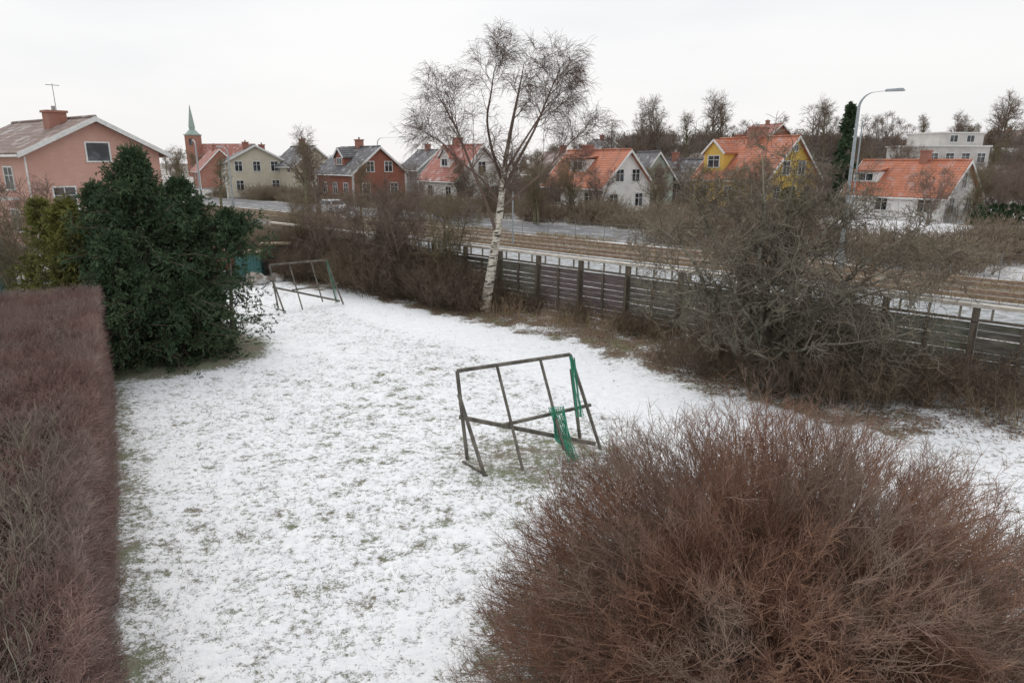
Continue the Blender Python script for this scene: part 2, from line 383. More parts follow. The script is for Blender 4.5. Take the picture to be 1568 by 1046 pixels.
def house(name,x,y,rot,w_,l,hw,hr,wall,roof,wins,chim=(),trim=None,dorm=(),z=None,ov=.45,found=.5,corner=None):
    z0=float(terr(x,y)) if z is None else z
    e=empty(name,(x,y,z0-.2),rot); tr=trim or M_trim
    W=MB(); a,b_=w_/2,l/2; k=hr/a
    W.poly([(-a,-b_,-1),(a,-b_,-1),(a,-b_,hw),(0,-b_,hw+hr),(-a,-b_,hw),(-a,b_,-1),(a,b_,-1),(a,b_,hw),(0,b_,hw+hr),(-a,b_,hw)],
        [(0,1,2,3,4),(6,5,9,8,7),(5,0,4,9),(1,6,7,2)],wall)
    W.box((0,0,found/2-.6),(w_+.08,l+.08,found+1.2),M_found)
    if corner:
        for sx in(-1,1):
            for sy in(-1,1): W.box((sx*a,sy*b_,hw/2+.1),(.22,.22,hw-.3),tr)
    W.obj('walls',parent=e)
    Rf=MB(); T=MB()
    def slab(mb,sd,y0,y1,zo,th,m,ext=0):
        xe=a+ov+ext; ze=hw-k*(ov+ext)
        p=[(0,hw+hr+zo),(sd*xe,ze+zo),(sd*xe,ze+zo+th),(0,hw+hr+zo+th)]
        mb.poly([(q[0],y0,q[1]) for q in p]+[(q[0],y1,q[1]) for q in p],[(0,1,2,3),(7,6,5,4),(0,4,5,1),(1,5,6,2),(2,6,7,3),(3,7,4,0)],m)
    for sd in(-1,1):
        slab(Rf,sd,-b_-ov,b_+ov,.02,.16,roof)
        for yy in(-b_-ov-.05,b_+ov+.0): slab(T,sd,yy,yy+.05,-.10,.30,tr,ext=.03)
        T.cyl((sd*(a+ov+.06),-b_-ov,hw-k*ov+.0),(sd*(a+ov+.06),b_+ov,hw-k*ov+.0),.07,.07,tr,8)
    T.cyl((-a-.08,-b_-.08,.2),(-a-.08,-b_-.08,hw-.3),.05,.05,tr,6)
    Rf.cyl((0,-b_-ov,hw+hr+.18),(0,b_+ov,hw+hr+.18),.12,.12,roof,8)
    for c in chim:
        cx,cy,cw,ch=c[:4]; zb=hw+hr-abs(cx)*k
        Rf.box((cx,cy,zb+ch/2-.4),(cw,cw*.8,ch+.8),M_brick); Rf.box((cx,cy,zb+ch+.05),(cw+.16,cw*.8+.16,.14),M_brick)
        Rf.cyl((cx,cy,zb+ch+.1),(cx,cy,zb+ch+.4),.12,.12,M_found,8)
    G=MB()
    for wn in wins:
        f,u,zz,ww,hh=wn[:5]; ml=wn[5] if len(wn)>5 else 1
        if f=='F': window(T,G,u,-b_,zz,'x',ww,hh,-1,ml,tr)
        if f=='L': window(T,G,-a,u,zz,'y',ww,hh,-1,ml,tr)
        if f=='R': window(T,G,a,u,zz,'y',ww,hh,1,ml,tr)
    for d in dorm:
        sd,dy,dw,dh,proj,kind=d
        xo=a-proj; zb=hw+hr-xo*k
        W2=MB(); top=zb+dh; xin=max(0,(hw+hr-top)/k)
        W2.poly([(sd*xo,dy-dw/2,zb-.3),(sd*xo,dy+dw/2,zb-.3),(sd*xo,dy+dw/2,top),(sd*xo,dy-dw/2,top),(sd*xin,dy-dw/2,top),(sd*xin,dy+dw/2,top)],
            [(0,1,2,3),(0,3,4),(1,5,2)],wall)
        if kind=='g':
            pk=top+dw*.42; xi=max(.02,(hw+hr-pk)/k)
            W2.poly([(sd*xo,dy-dw/2,top),(sd*xo,dy+dw/2,top),(sd*xo,dy,pk)],[(0,1,2)],wall)
            for q in(-1,1):
                xf=xo+.25
                v=[(sd*xf,dy,pk+.03),(sd*xf,dy+q*(dw/2+.25),top-.2),(sd*(xin-.2),dy+q*(dw/2+.25),top-.2),(sd*(xi-.0),dy,pk+.03)]
                v2=[(p[0],p[1],p[2]+.12) for p in v]
                W2.poly(v+v2,[(0,1,2,3),(4,7,6,5),(0,4,5,1),(1,5,6,2),(2,6,7,3),(3,7,4,0)],roof)
                T.beam((sd*(xf+.02),dy,pk+.05),(sd*(xf+.02),dy+q*(dw/2+.27),top-.18),.05,.24,tr)
        else:
            v=[(sd*(xo+.25),dy-dw/2-.15,top),(sd*(xo+.25),dy+dw/2+.15,top),(sd*max(0,xin-.3),dy+dw/2+.15,top+.25),(sd*max(0,xin-.3),dy-dw/2-.15,top+.25)]
            v2=[(p[0],p[1],p[2]+.14) for p in v]
            W2.poly(v+v2,[(0,1,2,3),(4,7,6,5),(0,4,5,1),(1,5,6,2),(2,6,7,3),(3,7,4,0)],roof)
        W2.obj('dormer',parent=e)
        window(T,G,sd*xo,dy,zb+dh*.55,'y',dw*.55,dh*.55,sd,1,tr)
    Rf.obj('roof',parent=e); T.obj('trim',parent=e)
    if G.V: G.obj('window_glass',parent=e)
    return e
D=math.radians
cx,cy=-28.9,42; rt=D(54); w_=8.0; l_=12
ux,uy=math.cos(rt),math.sin(rt)
hx=cx+ux*w_/2-uy*l_/2; hy=cy+uy*w_/2+ux*l_/2
e=house('pink_brick_house',hx,hy,rt,w_,l_,6.2,1.95,M_pink,M_brownroof,[('F',.1,6.2,1.35,1.1,0),('F',-2.2,3.4,1.2,1.3),('F',2.0,3.4,1.2,1.3),('L',-3,4.6,1.3,1.3),('L',1,4.6,1.3,1.3),('L',-3,2,1.3,1.3)],chim=[(-.9,-3.0,1.1,.95)],z=.15,ov=.55)
B=MB(); B.box((-4.7,-3.2,3.4),(1.1,2.6,.15),M_trim)
for i in range(12): B.box((-5.2,-4.45+i*.227,3.95),(.03,.05,.95),M_trim)
B.box((-5.2,-3.2,4.45),(.06,2.7,.06),M_trim); B.obj('balcony',parent=e)
A=MB(); M_metal=flat('galvanised_metal',(.32,.33,.34),.45,.6)
A.cyl((-.9,-3.4,8.0),(-.9,-3.4,10.4),.03,.02,M_metal,6); A.beam((-1.3,-3.4,10.3),(-.5,-3.4,10.3),.03,.03,M_metal)
for i in range(4): A.beam((-1.2+i*.2,-3.6,10.3),(-1.2+i*.2,-3.2,10.3),.02,.02,M_metal)
A.obj('antenna',parent=e)

house('white_house',9.6,79,D(36),7.2,9.5,3.6,3.5,M_white,M_orange,
  [('F',-1.2,4.6,1.1,1.2),('F',1.2,4.6,1.1,1.2),('F',-2,2.0,1.1,1.3),('F',1.8,2.0,1.1,1.3),('L',-2.6,2.2,1.2,1.2),('L',2.6,2.2,1.2,1.2)],
  chim=[(-.5,1.2,1.1,1.1)],dorm=[(-1,.6,2.6,1.5,1.2,'f')],z=-.3)
house('yellow_house',28.3,82,D(28),8.0,11,3.9,4.2,M_yellow,M_orange,
  [('F',-1.2,4.9,1.0,1.4),('F',1.2,4.9,1.0,1.4),('F',-2.4,2.2,1.0,1.4),('F',0,2.2,1.0,1.4),('F',2.4,2.2,1.0,1.4),('F',0,7.0,.6,.6),('L',-4,2.2,1.1,1.3),('L',0,2.2,1.1,1.3),('L',4,2.2,1.1,1.3)],
  chim=[(0,.0,1.8,1.2),(.4,3.0,.9,.9)],dorm=[(-1,3.0,3.2,2.3,.4,'g')],corner=True,z=.15)
house('white_house',40.2,70.5,D(36),7.0,9.5,3.0,3.0,M_white,M_orange,
  [('F',0,4.3,.9,1.3,1),('F',-2,2.0,1.0,1.3),('F',1.6,2.0,1.0,1.3),('L',-3,2.0,1.1,1.2),('L',1,2.0,1.1,1.2)],
  chim=[(0,-1,.9,1.0)],dorm=[(-1,3.4,2.6,1.2,1.0,'f')],z=-.3)
house('white_house',-6.2,88,D(35),7,9,3.8,3.7,M_white,M_red,
  [('F',0,5.1,1.0,1.2),('F',-1.8,2.2,1.1,1.3),('F',1.8,2.2,1.1,1.3),('L',-2.5,2.2,1.2,1.2),('L',2,2.2,1.2,1.2)],
  chim=[(0,1,1.0,1.0)],dorm=[(-1,0,2.4,1.4,1.0,'g')],z=0)
house('grey_wooden_house',7.5,104,D(30),7.5,9,4.0,2.8,M_grey,M_brownroof,
  [('F',-1.5,2.5,1.0,1.3),('F',1.5,2.5,1.0,1.3),('F',0,5.1,1,1.1),('L',-2,2.5,1,1.3),('L',2,2.5,1,1.3)],chim=[(0,0,.8,1)],z=0.1)
house('red_wooden_house',-20.0,93,D(40),7.5,10,4.4,3.0,M_redw,M_darkroof,
  [('F',-1.3,5.1,1.0,1.2),('F',1.3,5.1,1.0,1.2),('F',-2,2.4,1.0,1.3),('F',2,2.4,1.0,1.3),('L',-3,2.4,1.1,1.3),('L',0,2.4,1.1,1.3),('L',3,2.4,1.1,1.3)],
  chim=[(0,0,.9,1.0)],dorm=[(-1,0,2.4,1.3,.8,'g')],corner=True)
house('cream_house',-41,112,D(25),9,9,5.6,2.4,M_cream,M_darkroof,
  [('F',-2.6,5,1.0,1.4),('F',0,5,1.0,1.4),('F',2.6,5,1.0,1.4),('F',-2.6,2.2,1.0,1.4),('F',2.6,2.2,1.0,1.4),('L',-2.5,5,1.0,1.4),('L',2,5,1.0,1.4),('L',-2.5,2.2,1.0,1.4)],
  chim=[(-1,0,.9,1.1),(1.6,2,.9,1.1)],corner=True)
house('cream_house',-32.5,110,D(40),6.5,8,5.2,2.6,M_cream,M_darkroof,
  [('F',-1.4,4.8,.9,1.3),('F',1.4,4.8,.9,1.3),('F',-1.4,2.2,.9,1.3),('F',1.4,2.2,.9,1.3),('L',-2,4.8,1,1.3),('L',2,4.8,1,1.3)],chim=[(0,0,.8,1.2)])
house('grey_wooden_house',-14,118,D(30),7,8,4.6,2.8,M_grey,M_darkroof,[('F',-1.4,2.4,1,1.2),('F',1.4,2.4,1,1.2),('F',0,5,1,1)],chim=[(0,0,.8,1)])
house('dark_wooden_house',21.5,93,D(50),7.0,8.0,3.4,2.2,M_grey,M_darkroof,[('F',-1.4,2.2,1.1,1.2),('F',1.4,2.2,1.1,1.2),('L',-2.5,2.3,1.6,1.2,2),('L',1.5,2.3,1.6,1.2,2)],chim=[(0,0,.8,1)])
house('pale_green_house',17.4,90,D(10),4.0,7,3.8,2.8,M_palegreen,M_darkroof,[('F',0,4.2,.9,1.2),('F',0,2,1.1,1.3)],chim=[])
house('brick_house',-63,150,D(30),8,14,4,4,M_brick,M_red,[('F',0,3,1,1.4),('L',-3,3,1,1.4),('L',2,3,1,1.4)],chim=[(0,0,.9,1)])
for hx,hy,rr_,wl,rf,dz in [(60,168,30,M_redw,M_red,-1.2),(-8,190,30,M_cream,M_red,0),(19,150,20,M_white,M_darkroof,-1.5),(117,168,25,M_cream,M_brownroof,-1.6)]:
    house('hillside_house',hx,hy,D(rr_),6.5,8,3.0,2.2,wl,rf,[('F',-1.5,2.0,1,1.2),('F',1.5,2.0,1,1.2),('L',-2.5,2.0,1.2,1.2),('L',1.5,2.0,1.2,1.2)],chim=[(0,0,.8,1)],z=float(terr(hx,hy))+dz)
e=empty('modern_box_house',(60.0,100,2.0),D(14)); e.scale=(.88,.88,.95)
B=MB();T=MB();G=MB()
B.box((0,0,2.3),(12.0,8,6.9),M_conc); B.box((1.5,.4,6.75),(8.5,6.4,1.8),M_conc); T.box((0,0,5.85),(12.4,8.4,.2),M_trim); T.box((1.5,.4,7.73),(8.8,6.8,.16),M_trim)
for ux_ in(-4.5,-1.5,1.5,4.5): window(T,G,ux_,-4,4.2,'x',1.5,1.3,-1,1); window(T,G,ux_,-4,1.7,'x',1.5,1.3,-1,1)
window(T,G,0,-2.8,6.9,'x',1.4,.9,-1,1);window(T,G,3.2,-2.8,6.9,'x',1.4,.9,-1,1)
B.obj('walls',parent=e);T.obj('trim',parent=e);G.obj('window_glass',parent=e)
M_cop=flat('verdigris_copper',(.36,.45,.41),.6)
e=empty('church',(-121,270,0)); B=MB()
B.box((0,0,7.5),(4.4,4.4,15),M_brick); B.box((0,0,15.1),(4.9,4.9,.4),M_cop)
B.cyl((0,0,15.3),(0,0,16.8),2.8,1.4,M_cop,8); B.cyl((0,0,16.8),(0,0,17.8),1.1,1.1,M_cop,8); B.cyl((0,0,17.8),(0,0,26),1.25,.05,M_cop,8)
B.box((12,3,3.5),(20,9,7),M_brick)
B.poly([(2,-2,7),(22,-2,7),(22,8,7),(2,8,7),(2,3,12),(22,3,12)],[(0,1,5,4),(2,3,4,5),(0,4,3),(1,2,5)],M_red)
for u in(5,9,13,17): B.box((u,-1.55,4.5),(1.2,.2,3),M_glass)
B.box((0,-2.25,12.5),(1.2,.2,2.2),M_glass)
B.obj('tower_and_nave',parent=e)

# ------------------------------------------------------------------ road, track, parking
def strip(name,s0,s1,o0,o1,z,m,n=60):
    ss_=np.linspace(s0,s1,n); V=[]
    for s in ss_:
        V+= [(*so(s,o0),z),(*so(s,o1),z)]
    F=[(2*i+2,2*i+3,2*i+1,2*i) for i in range(n-1)]
    return obj(name,mesh_quads(name,V,F,[m],smooth=False))
M_asph=mat_noise('asphalt',(.13,.13,.135),(.19,.19,.195),1.4,.8,.1,c3=(.33,.34,.36),s3=.6)
M_ball=mat_noise('ballast',(.17,.145,.12),(.30,.265,.225),14,.9,.5,c3=(.48,.47,.45),s3=.5)
strip('trackside_path',-50,190,6.5,12.2,.012,mat_noise('snowy_gravel',(.22,.22,.21),(.46,.48,.50),2.5,.9,.2))
strip('ballast_bed',-50,190,12.8,19.8,.03,M_ball)
strip('asphalt_road',14,190,21.2,27.6,.014,M_asph)
M_rust=mat_noise('rusty_steel',(.26,.18,.13),(.38,.28,.20),6,.6,.1)
M_sleeper=mat_noise('sleeper',(.18,.155,.13),(.28,.245,.21),9,.9,.2,c3=(.45,.44,.42),s3=.6)
for base in(13.6,17.2):
    e=empty('railway_track'); B=MB()
    for o_ in(base,base+1.5):
        a=so(-45,o_);b_=so(185,o_); B.beam((*a,.14),(*b_,.14),.09,.15,M_rust)
    C=MB()
    for i in range(340):
        s=-45+i*.62
        a=so(s,base-.45);b_=so(s,base+1.95); C.beam((*a,.0),(*b_,.0),.24,.09,M_sleeper)
    B.obj('rails',parent=e); C.obj('sleepers',parent=e)
M_kerb=mat_noise('kerb_stone',(.38,.37,.36),(.48,.47,.46),3,.85,.15)
B=MB()
for o_ in(20.95,27.85): a=so(14,o_);b_=so(190,o_); B.beam((*a,.06),(*b_,.06),.22,.14,M_kerb)
a=so(-50,12.5);b_=so(190,12.5); B.beam((*a,.09),(*b_,.09),.3,.2,M_kerb)
B.obj('road_kerb')
B=MB(); mk=flat('road_paint',(.75,.75,.72),.7)
for i in range(40):
    a=so(16+i*4.3,24.4);b_=so(18+i*4.3,24.4); B.beam((*a,.021),(*b_,.021),.12,.006,mk)
B.obj('road_markings')
n=26000; s_=R.uniform(-24,70,n); o=np.where(R.random(n)<.5,R.uniform(19.6,21,n),np.where(R.random(n)<.5,R.uniform(15.3,17,n),R.uniform(12.3,13.4,n)))
k_=vn(s_,o,.5,4)>.38; s_,o=s_[k_],o[k_]; n=len(s_)
d=nrm(np.stack([R.normal(0,.4,n),R.normal(0,.4,n),np.ones(n)],1)); L=Leaves()
L.add(np.stack([P0[0]+FD[0]*s_+FN[0]*o,P0[1]+FD[1]*s_+FN[1]*o,np.zeros(n)],1),d,nrm(np.cross(d,R.normal(size=(n,3)))),R.uniform(.15,.5,n),R.uniform(.008,.02,n))
obj('dry_grass',L.mesh('dry_grass',[mat_rnd('dry_grass_blades',(.22,.165,.10),(.44,.36,.24))]))
me=mesh_quads('asphalt_parking',[(-24,29.5,.03),(-11.6,31.5,.03),(-11.2,36.5,.03),(-24,41,.03)],[(0,1,2,3)],[mat_noise('dark_asphalt',(.07,.075,.085),(.12,.125,.135),1.5,.6,.1,c3=(.5,.52,.55),s3=.9)],smooth=False)
obj('asphalt_parking',me)

# ------------------------------------------------------------------ wooden fence
M_plank=mat_noise('weathered_planks',(.12,.11,.095),(.23,.215,.185),2.2,.9,.5,(1,1,9),c3=(.13,.15,.08),s3=1.2)
M_plankg=mat_noise('green_grey_planks',(.17,.17,.14),(.27,.27,.23),2.2,.9,.5,(1,1,9),c3=(.17,.20,.12),s3=1.2)
M_plankp=mat_noise('purple_grey_planks',(.13,.10,.095),(.21,.175,.165),2.2,.9,.5,(1,1,9))
M_post=mat_noise('dark_posts',(.11,.09,.07),(.18,.15,.12),4,.9,.3,(4,4,.6))
M_cap=mat_noise('cream_cap_rail',(.50,.45,.38),(.70,.66,.60),3,.8,.2)
M_bal=mat_noise('grey_balusters',(.24,.22,.18),(.34,.31,.26),3,.8,.2)
def fence():
    e=empty('wooden_fence'); P=MB();Q=MB();C=MB()
    s=-9.0; step=2.05; i=0
    an=math.atan2(FD[1],FD[0])
    while s<36:
        x,y=so(s,0)
        Q.box((x,y,1.08),(.15,.15,2.16),M_post,an)
        xb,yb=so(s,-.13); Q.box((xb,yb,.85),(.10,.08,1.7),M_post,an)
        mp_=[M_plank,M_plankp,M_plankp,M_plank,M_plank,M_plankg,M_plankp,M_plank,M_plankg][i%9]
        nz=9
        for k in range(nz):
            zc=.12+k*.185; j=random.uniform(-.012,.012); t=random.uniform(-.010,.010)
            a=so(s+.09,j);b_=so(s+step-.09,j+t); P.beam((*a,zc),(*b_,zc+t),.03,.172,mp_)
        x2,y2=so(s+step*.5,-.06); P.box((x2,y2,.87),(.08,.05,1.68),M_post,an)
        for q in range(3):
            x2,y2=so(s+step*(q+.5)/3,0.0); Q.box((x2,y2,1.93),(.05,.05,.30),M_bal,an)
        s+=step;i+=1
    C.beam((*so(-9.1,0),2.13),(*so(36.2,0),2.13),.22,.09,M_cap)
    C.beam((*so(-9.1,-.07),1.775),(*so(36.2,-.07),1.775),.07,.06,M_post)
    P.obj('planks',parent=e);Q.obj('posts',parent=e);C.obj('cap_rail',parent=e)
fence()
def wirefence(o_,s0,s1,h=1.3):
    e=empty('wire_fence'); T=Tubes(); n=int((s1-s0)/2.6)
    pts=np.array([[(*so(s0+i*2.6,o_),0),(*so(s0+i*2.6,o_),h)] for i in range(n+1)]); T.add(pts,np.full((n+1,2),.025),5)
    for z in np.linspace(.1,h,5): T.add(np.array([[(*so(s0,o_),z),(*so(s1,o_),z)]]),np.full((1,2),.006),3)
    obj('posts_and_wires',T.mesh('wf',[M_metal]),parent=e)
wirefence(20.3,-20,60)

# ------------------------------------------------------------------ goals
M_gw=mat_noise('weathered_goal_wood',(.11,.10,.085),(.23,.21,.18),6,.9,.3,(1,1,.5))
M_net=flat('green_net',(.05,.36,.22),.6)
def goal(name,org,rot,sc,full=True):
    e=empty(name,org,rot); e.scale=(sc,sc,sc)
    o=np.array([0,12.2,0])
    def p(x,y,z): return Vector((x-o[0],y-o[1],z))
    A=p(-1.01,12.0,1.87);Bp=p(1.15,13.0,1.9)
    B=MB(); t=.055
    B.beam(A,Bp,t,t+.01,M_gw)
    B.beam(A,p(-.87,12.25,0),t,t,M_gw); B.beam(A+Vector((.02,0,-.45)),p(-.50,11.5,0),t,t,M_gw)
    B.beam(A.lerp(Bp,.335),p(.2,11.8,0),t-.01,t-.012,M_gw)
    B.beam(A.lerp(Bp,.72),p(1.0,12.1,.25),t-.01,t-.012,M_gw)
    B.beam(Bp,p(1.78,12.7,0),t,t,M_gw); B.beam(Bp-Vector((-.03,0,.3)),p(1.42,13.3,0),t,t,M_gw)
    B.beam(p(-1.0,12.1,.93),p(1.66,12.62,.16),t+.01,t+.02,M_gw)
    B.beam(p(-.2,12.0,.80),p(1.58,12.9,.88),t,t+.005,M_gw)
    B.beam(p(-.95,12.1,.02),p(-.45,11.5,.02),.04,.04,M_gw)
    B.obj('frame',parent=e,bevel=.006)
    T=Tubes()
    def net(a,b_,c,d,nu,nv,r=.005,sag=.12):
        a,b_,c,d=map(np.array,(a,b_,c,d))
        def q(u,v): 
            x=(a*(1-u)+b_*u)*(1-v)+(d*(1-u)+c*u)*v
            return x+np.array([.03*math.sin(9*u+4*v),-.05*math.sin(7*v+2*u),-sag*math.sin(math.pi*u)*math.sin(math.pi*v)])
        for i in range(nu+1): T.add(np.array([[q(i/nu,j/nv) for j in range(nv+1)]]),np.full((1,nv+1),r),3)
        for j in range(nv+1): T.add(np.array([[q(i/nu,j/nv) for i in range(nu+1)]]),np.full((1,nu+1),r),3)
    if full:
        net(Bp+Vector((-.02,-.03,-.03)),Bp+Vector((.06,-.05,-.04)),p(1.40,12.65,.75),p(1.28,12.5,.8),7,30,.008,.03)
        net(p(.70,12.35,1.02),p(.98,12.4,1.05),p(1.22,12.15,.02),p(.85,12.2,.45),12,26,.008,.06)
        net(p(.80,12.38,.75),p(1.0,12.45,.95),p(1.28,12.2,.02),p(1.1,12.1,.03),9,20,.008,.03)
    else:
        net(Bp,Bp+Vector((.06,0,-.05)),p(1.6,12.7,.1),p(1.5,12.6,.1),3,16,.006,.03)
    obj('net',T.mesh('net',[M_net]),parent=e)
goal('wooden_football_goal',(0,12.2,0),0,1.0)
goal('wooden_football_goal',(-8.4,26.4,0),D(8),.93,False)

# ------------------------------------------------------------------ street furniture
M_pole=flat('lamp_pole_metal',(.40,.44,.46),.4,.3)
def lamp(name,x,y,h,arm,rot,sc=1,z=0):
    e=empty(name,(x,y,z),rot); T=Tubes()
    pts=[(0,0,0),(0,0,h*.5),(0,0,h-.75)]; r=[.115,.09,.07]
    for i in range(1,9):
        a=i/8*math.pi/2; pts.append((.7*(1-math.cos(a)),0,h-.75+.75*math.sin(a))); r.append(.065-.002*i)
    pts.append((arm,0,h+.06)); r.append(.045)
    T.add(np.array(pts)*sc,np.array(r)*sc,10)
    T.add(np.array([(0,0,0),(0,0,1.2)])*sc,np.array([.15,.15])*sc,10)
    obj('pole',T.mesh('pole',[M_pole]),parent=e)
    B=MB(); z_=h+.06
    v=[(arm-.1,-.07,z_-.05),(arm+.75,-.15,z_-.03),(arm+.85,0,z_-.02),(arm+.75,.15,z_-.03),(arm-.1,.07,z_-.05),
       (arm-.1,-.05,z_+.07),(arm+.65,-.11,z_+.12),(arm+.75,0,z_+.1),(arm+.65,.11,z_+.12),(arm-.1,.05,z_+.07)]
    v=[tuple(c*sc for c in q) for q in v]
    B.poly(v,[(4,3,2,1,0),(5,6,7,8,9),(0,1,6,5),(1,2,7,6),(2,3,8,7),(3,4,9,8),(4,0,5,9)],M_pole)
    B.obj('lamp_head',parent=e,bevel=.02)
lamp('street_lamp',17.35,36,8.9,1.25,D(-8))
lamp('street_lamp',-18.0,95,8.6,3.0,D(5))
lamp('street_lamp',-33,74,7.6,1.0,D(120))
lamp('street_lamp',-30.5,76,7.0,1.0,D(150))
for x,y,h in[(23.5,48,8.2),(.05,47,3.6),(-34,58,6.5)]:
    T=Tubes(); T.add(np.array([(x,y,0),(x,y,h)]),np.array([.06,.045]),8); obj('utility_pole',T.mesh('utility_pole',[M_pole]))
M_teal=mat_noise('teal_metal',(.08,.20,.19),(.11,.26,.25),2,.6,.1); M_wood=mat_noise('tan_timber',(.38,.30,.21),(.48,.39,.28),5,.85,.2)
e=empty('teal_storage_container',(-13.1,34.0,0),D(10)); B=MB()
B.box((0,0,.62),(1.2,1.0,1.15),M_teal)
for i in range(8): B.box((-.52+i*.15,-.515,.62),(.05,.03,1.05),M_teal)
B.box((0,0,1.24),(1.3,1.1,.08),M_wood); B.box((1.2,.6,.75),(1.2,.12,1.5),M_plank); B.box((1.2,.6,1.55),(1.5,.5,.1),M_wood); B.obj('body',parent=e,bevel=.01)
M_stone=mat_noise('granite',(.24,.20,.17),(.37,.33,.29),4,.9,.5,c3=(.75,.77,.8),s3=2)
def boulder(x,y,s,sd):
    import bmesh
    bm=bmesh.new(); bmesh.ops.create_icosphere(bm,subdivisions=4,radius=1)
    for v in bm.verts:
        c=v.co; k=1+.35*(float(vn(c.x*1.3+sd,c.y*1.3+c.z*.9,1.4,sd))-.5)+.15*(float(vn(c.x+c.z,c.y-c.z,4,sd))-.5)
        v.co=Vector((c.x*s*1.25*k,c.y*s*k,(c.z*.8+.55)*s*k))
    me=bpy.data.meshes.new('boulder'); bm.to_mesh(me); bm.free(); me.materials.append(M_stone)
    me.polygons.foreach_set('use_smooth',[True]*len(me.polygons)); obj('boulder',me,(x,y,-.05))
boulder(-12.0,31.8,.45,1); boulder(-12.9,30.7,.3,3); boulder(-13.9,30.3,.25,6); boulder(-11.3,32.6,.3,8)
def car(name,x,y,rot,c,z=.02):
    e=empty(name,(x,y,z),rot); pm=flat('car_paint_'+name,c,.25,.1,.6); tm=flat('tyre_'+name,(.03,.03,.03),.8)
    top=1.45
    prof=[(-2.1,.3),(-2.15,.62),(-1.95,.86),(-1.6,.92),(-1.15,top-.05),(-.7,top),(.55,top-.02),(1.15,.95),(1.95,.78),(2.15,.6),(2.12,.3)]
    V=[];n=len(prof)
    for sx,wd in((-1,.86),(1,.86)):
        for px,pz in prof:
            ww=wd-(.16 if pz>1.1 else 0); V.append((px,sx*ww,pz))
    F=[tuple(range(n-1,-1,-1)),tuple(range(n,2*n))]+[(i,(i+1)%n,n+(i+1)%n,n+i) for i in range(n)]
    B=MB(); B.poly(V,F,pm); B.obj('body',parent=e,bevel=.04)
    G=MB()
    for sx in(-1,1):
        G.poly([(-1.45,sx*.865,.95),(-1.05,sx*.745,top-.12),(-.15,sx*.745,top-.1),(-.15,sx*.865,.95)],[(0,1,2,3)],M_glass)
        G.poly([(-.05,sx*.865,.95),(-.05,sx*.745,top-.1),(.5,sx*.745,top-.12),(1.0,sx*.865,.95)],[(0,1,2,3)],M_glass)
    G.poly([(.62,-.62,top-.09),(.62,.62,top-.09),(1.16,.75,1.0),(1.16,-.75,1.0)],[(0,1,2,3)],M_glass)
    G.poly([(-1.2,-.62,top-.1),(-1.2,.62,top-.1),(-1.60,.75,.98),(-1.60,-.75,.98)],[(3,2,1,0)],M_glass)
    G.obj('windows',parent=e)
    Wm=MB()
    for px in(-1.35,1.35):
        for sx in(-1,1): Wm.cyl((px,sx*.7,.31),(px,sx*.9,.31),.31,.31,tm,18); Wm.cyl((px,sx*.88,.31),(px,sx*.915,.31),.18,.16,M_metal,12)
    Wm.obj('wheels',parent=e,bevel=.02)
car('red_car',-15.2,34.6,D(12),(.50,.02,.04),.03)
car('white_car',*so(66,23.2),math.atan2(FD[1],FD[0]),(.7,.72,.74))
e=empty('garden_shed',(-19.9,24.4,0),D(-25)); B=MB()
B.box((0,0,1.1),(2.4,2.4,2.2),M_teal)
B.poly([(-1.2,-1.2,2.2),(1.2,-1.2,2.2),(0,-1.2,3.1),(-1.2,1.2,2.2),(1.2,1.2,2.2),(0,1.2,3.1)],[(0,1,2),(4,3,5)],M_teal)
B.poly([(-1.4,-1.35,2.08),(0,-1.35,3.16),(0,1.35,3.16),(-1.4,1.35,2.08),(1.4,-1.35,2.08),(1.4,1.35,2.08)],[(0,1,2,3),(1,4,5,2)],M_darkroof)
B.box((0,-1.22,1.0),(.9,.05,1.9),M_trim); B.obj('body',parent=e)

# ------------------------------------------------------------------ vegetation materials
def barkmat(name,bark1,bark2,tw1,tw2,rthr,birch=False):
    m,nt,b=new_mat(name); v=objco(nt)
    if birch:
        f=noise(nt,objco(nt,(2.5,2.5,11)),1.3,5,.65); f2=noise(nt,objco(nt,(1,1,1)),2.6,5)
        bk=mixc(nt,ramp(nt,f,.50,.58),bark1,bark2); bk=mixc(nt,ramp(nt,f2,.5,.66),bk,(.34,.30,.24))
    else: bk=mixc(nt,ramp(nt,noise(nt,v,4,3),.4,.6),bark1,bark2)
    tw=mixc(nt,attr(nt,'rnd'),tw1,tw2)
    c=mixc(nt,ramp(nt,attr(nt,'rad'),rthr*.55,rthr),tw,bk)
    to_diffuse(nt,b,c)
    return m
M_birch=barkmat('birch_bark',(.68,.63,.54),(.07,.06,.05),(.12,.085,.07),(.21,.155,.13),.11,True)
M_apple=barkmat('lichen_bark',(.10,.09,.075),(.29,.28,.22),(.11,.088,.072),(.30,.27,.205),.030)
M_bare=barkmat('grey_brown_bark',(.17,.15,.13),(.25,.22,.19),(.16,.12,.10),(.27,.21,.17),.05)
M_moss=barkmat('olive_bark',(.16,.15,.10),(.24,.22,.14),(.16,.13,.09),(.27,.23,.15),.05)
T=Tubes(); bx,by=-1.06,25.9
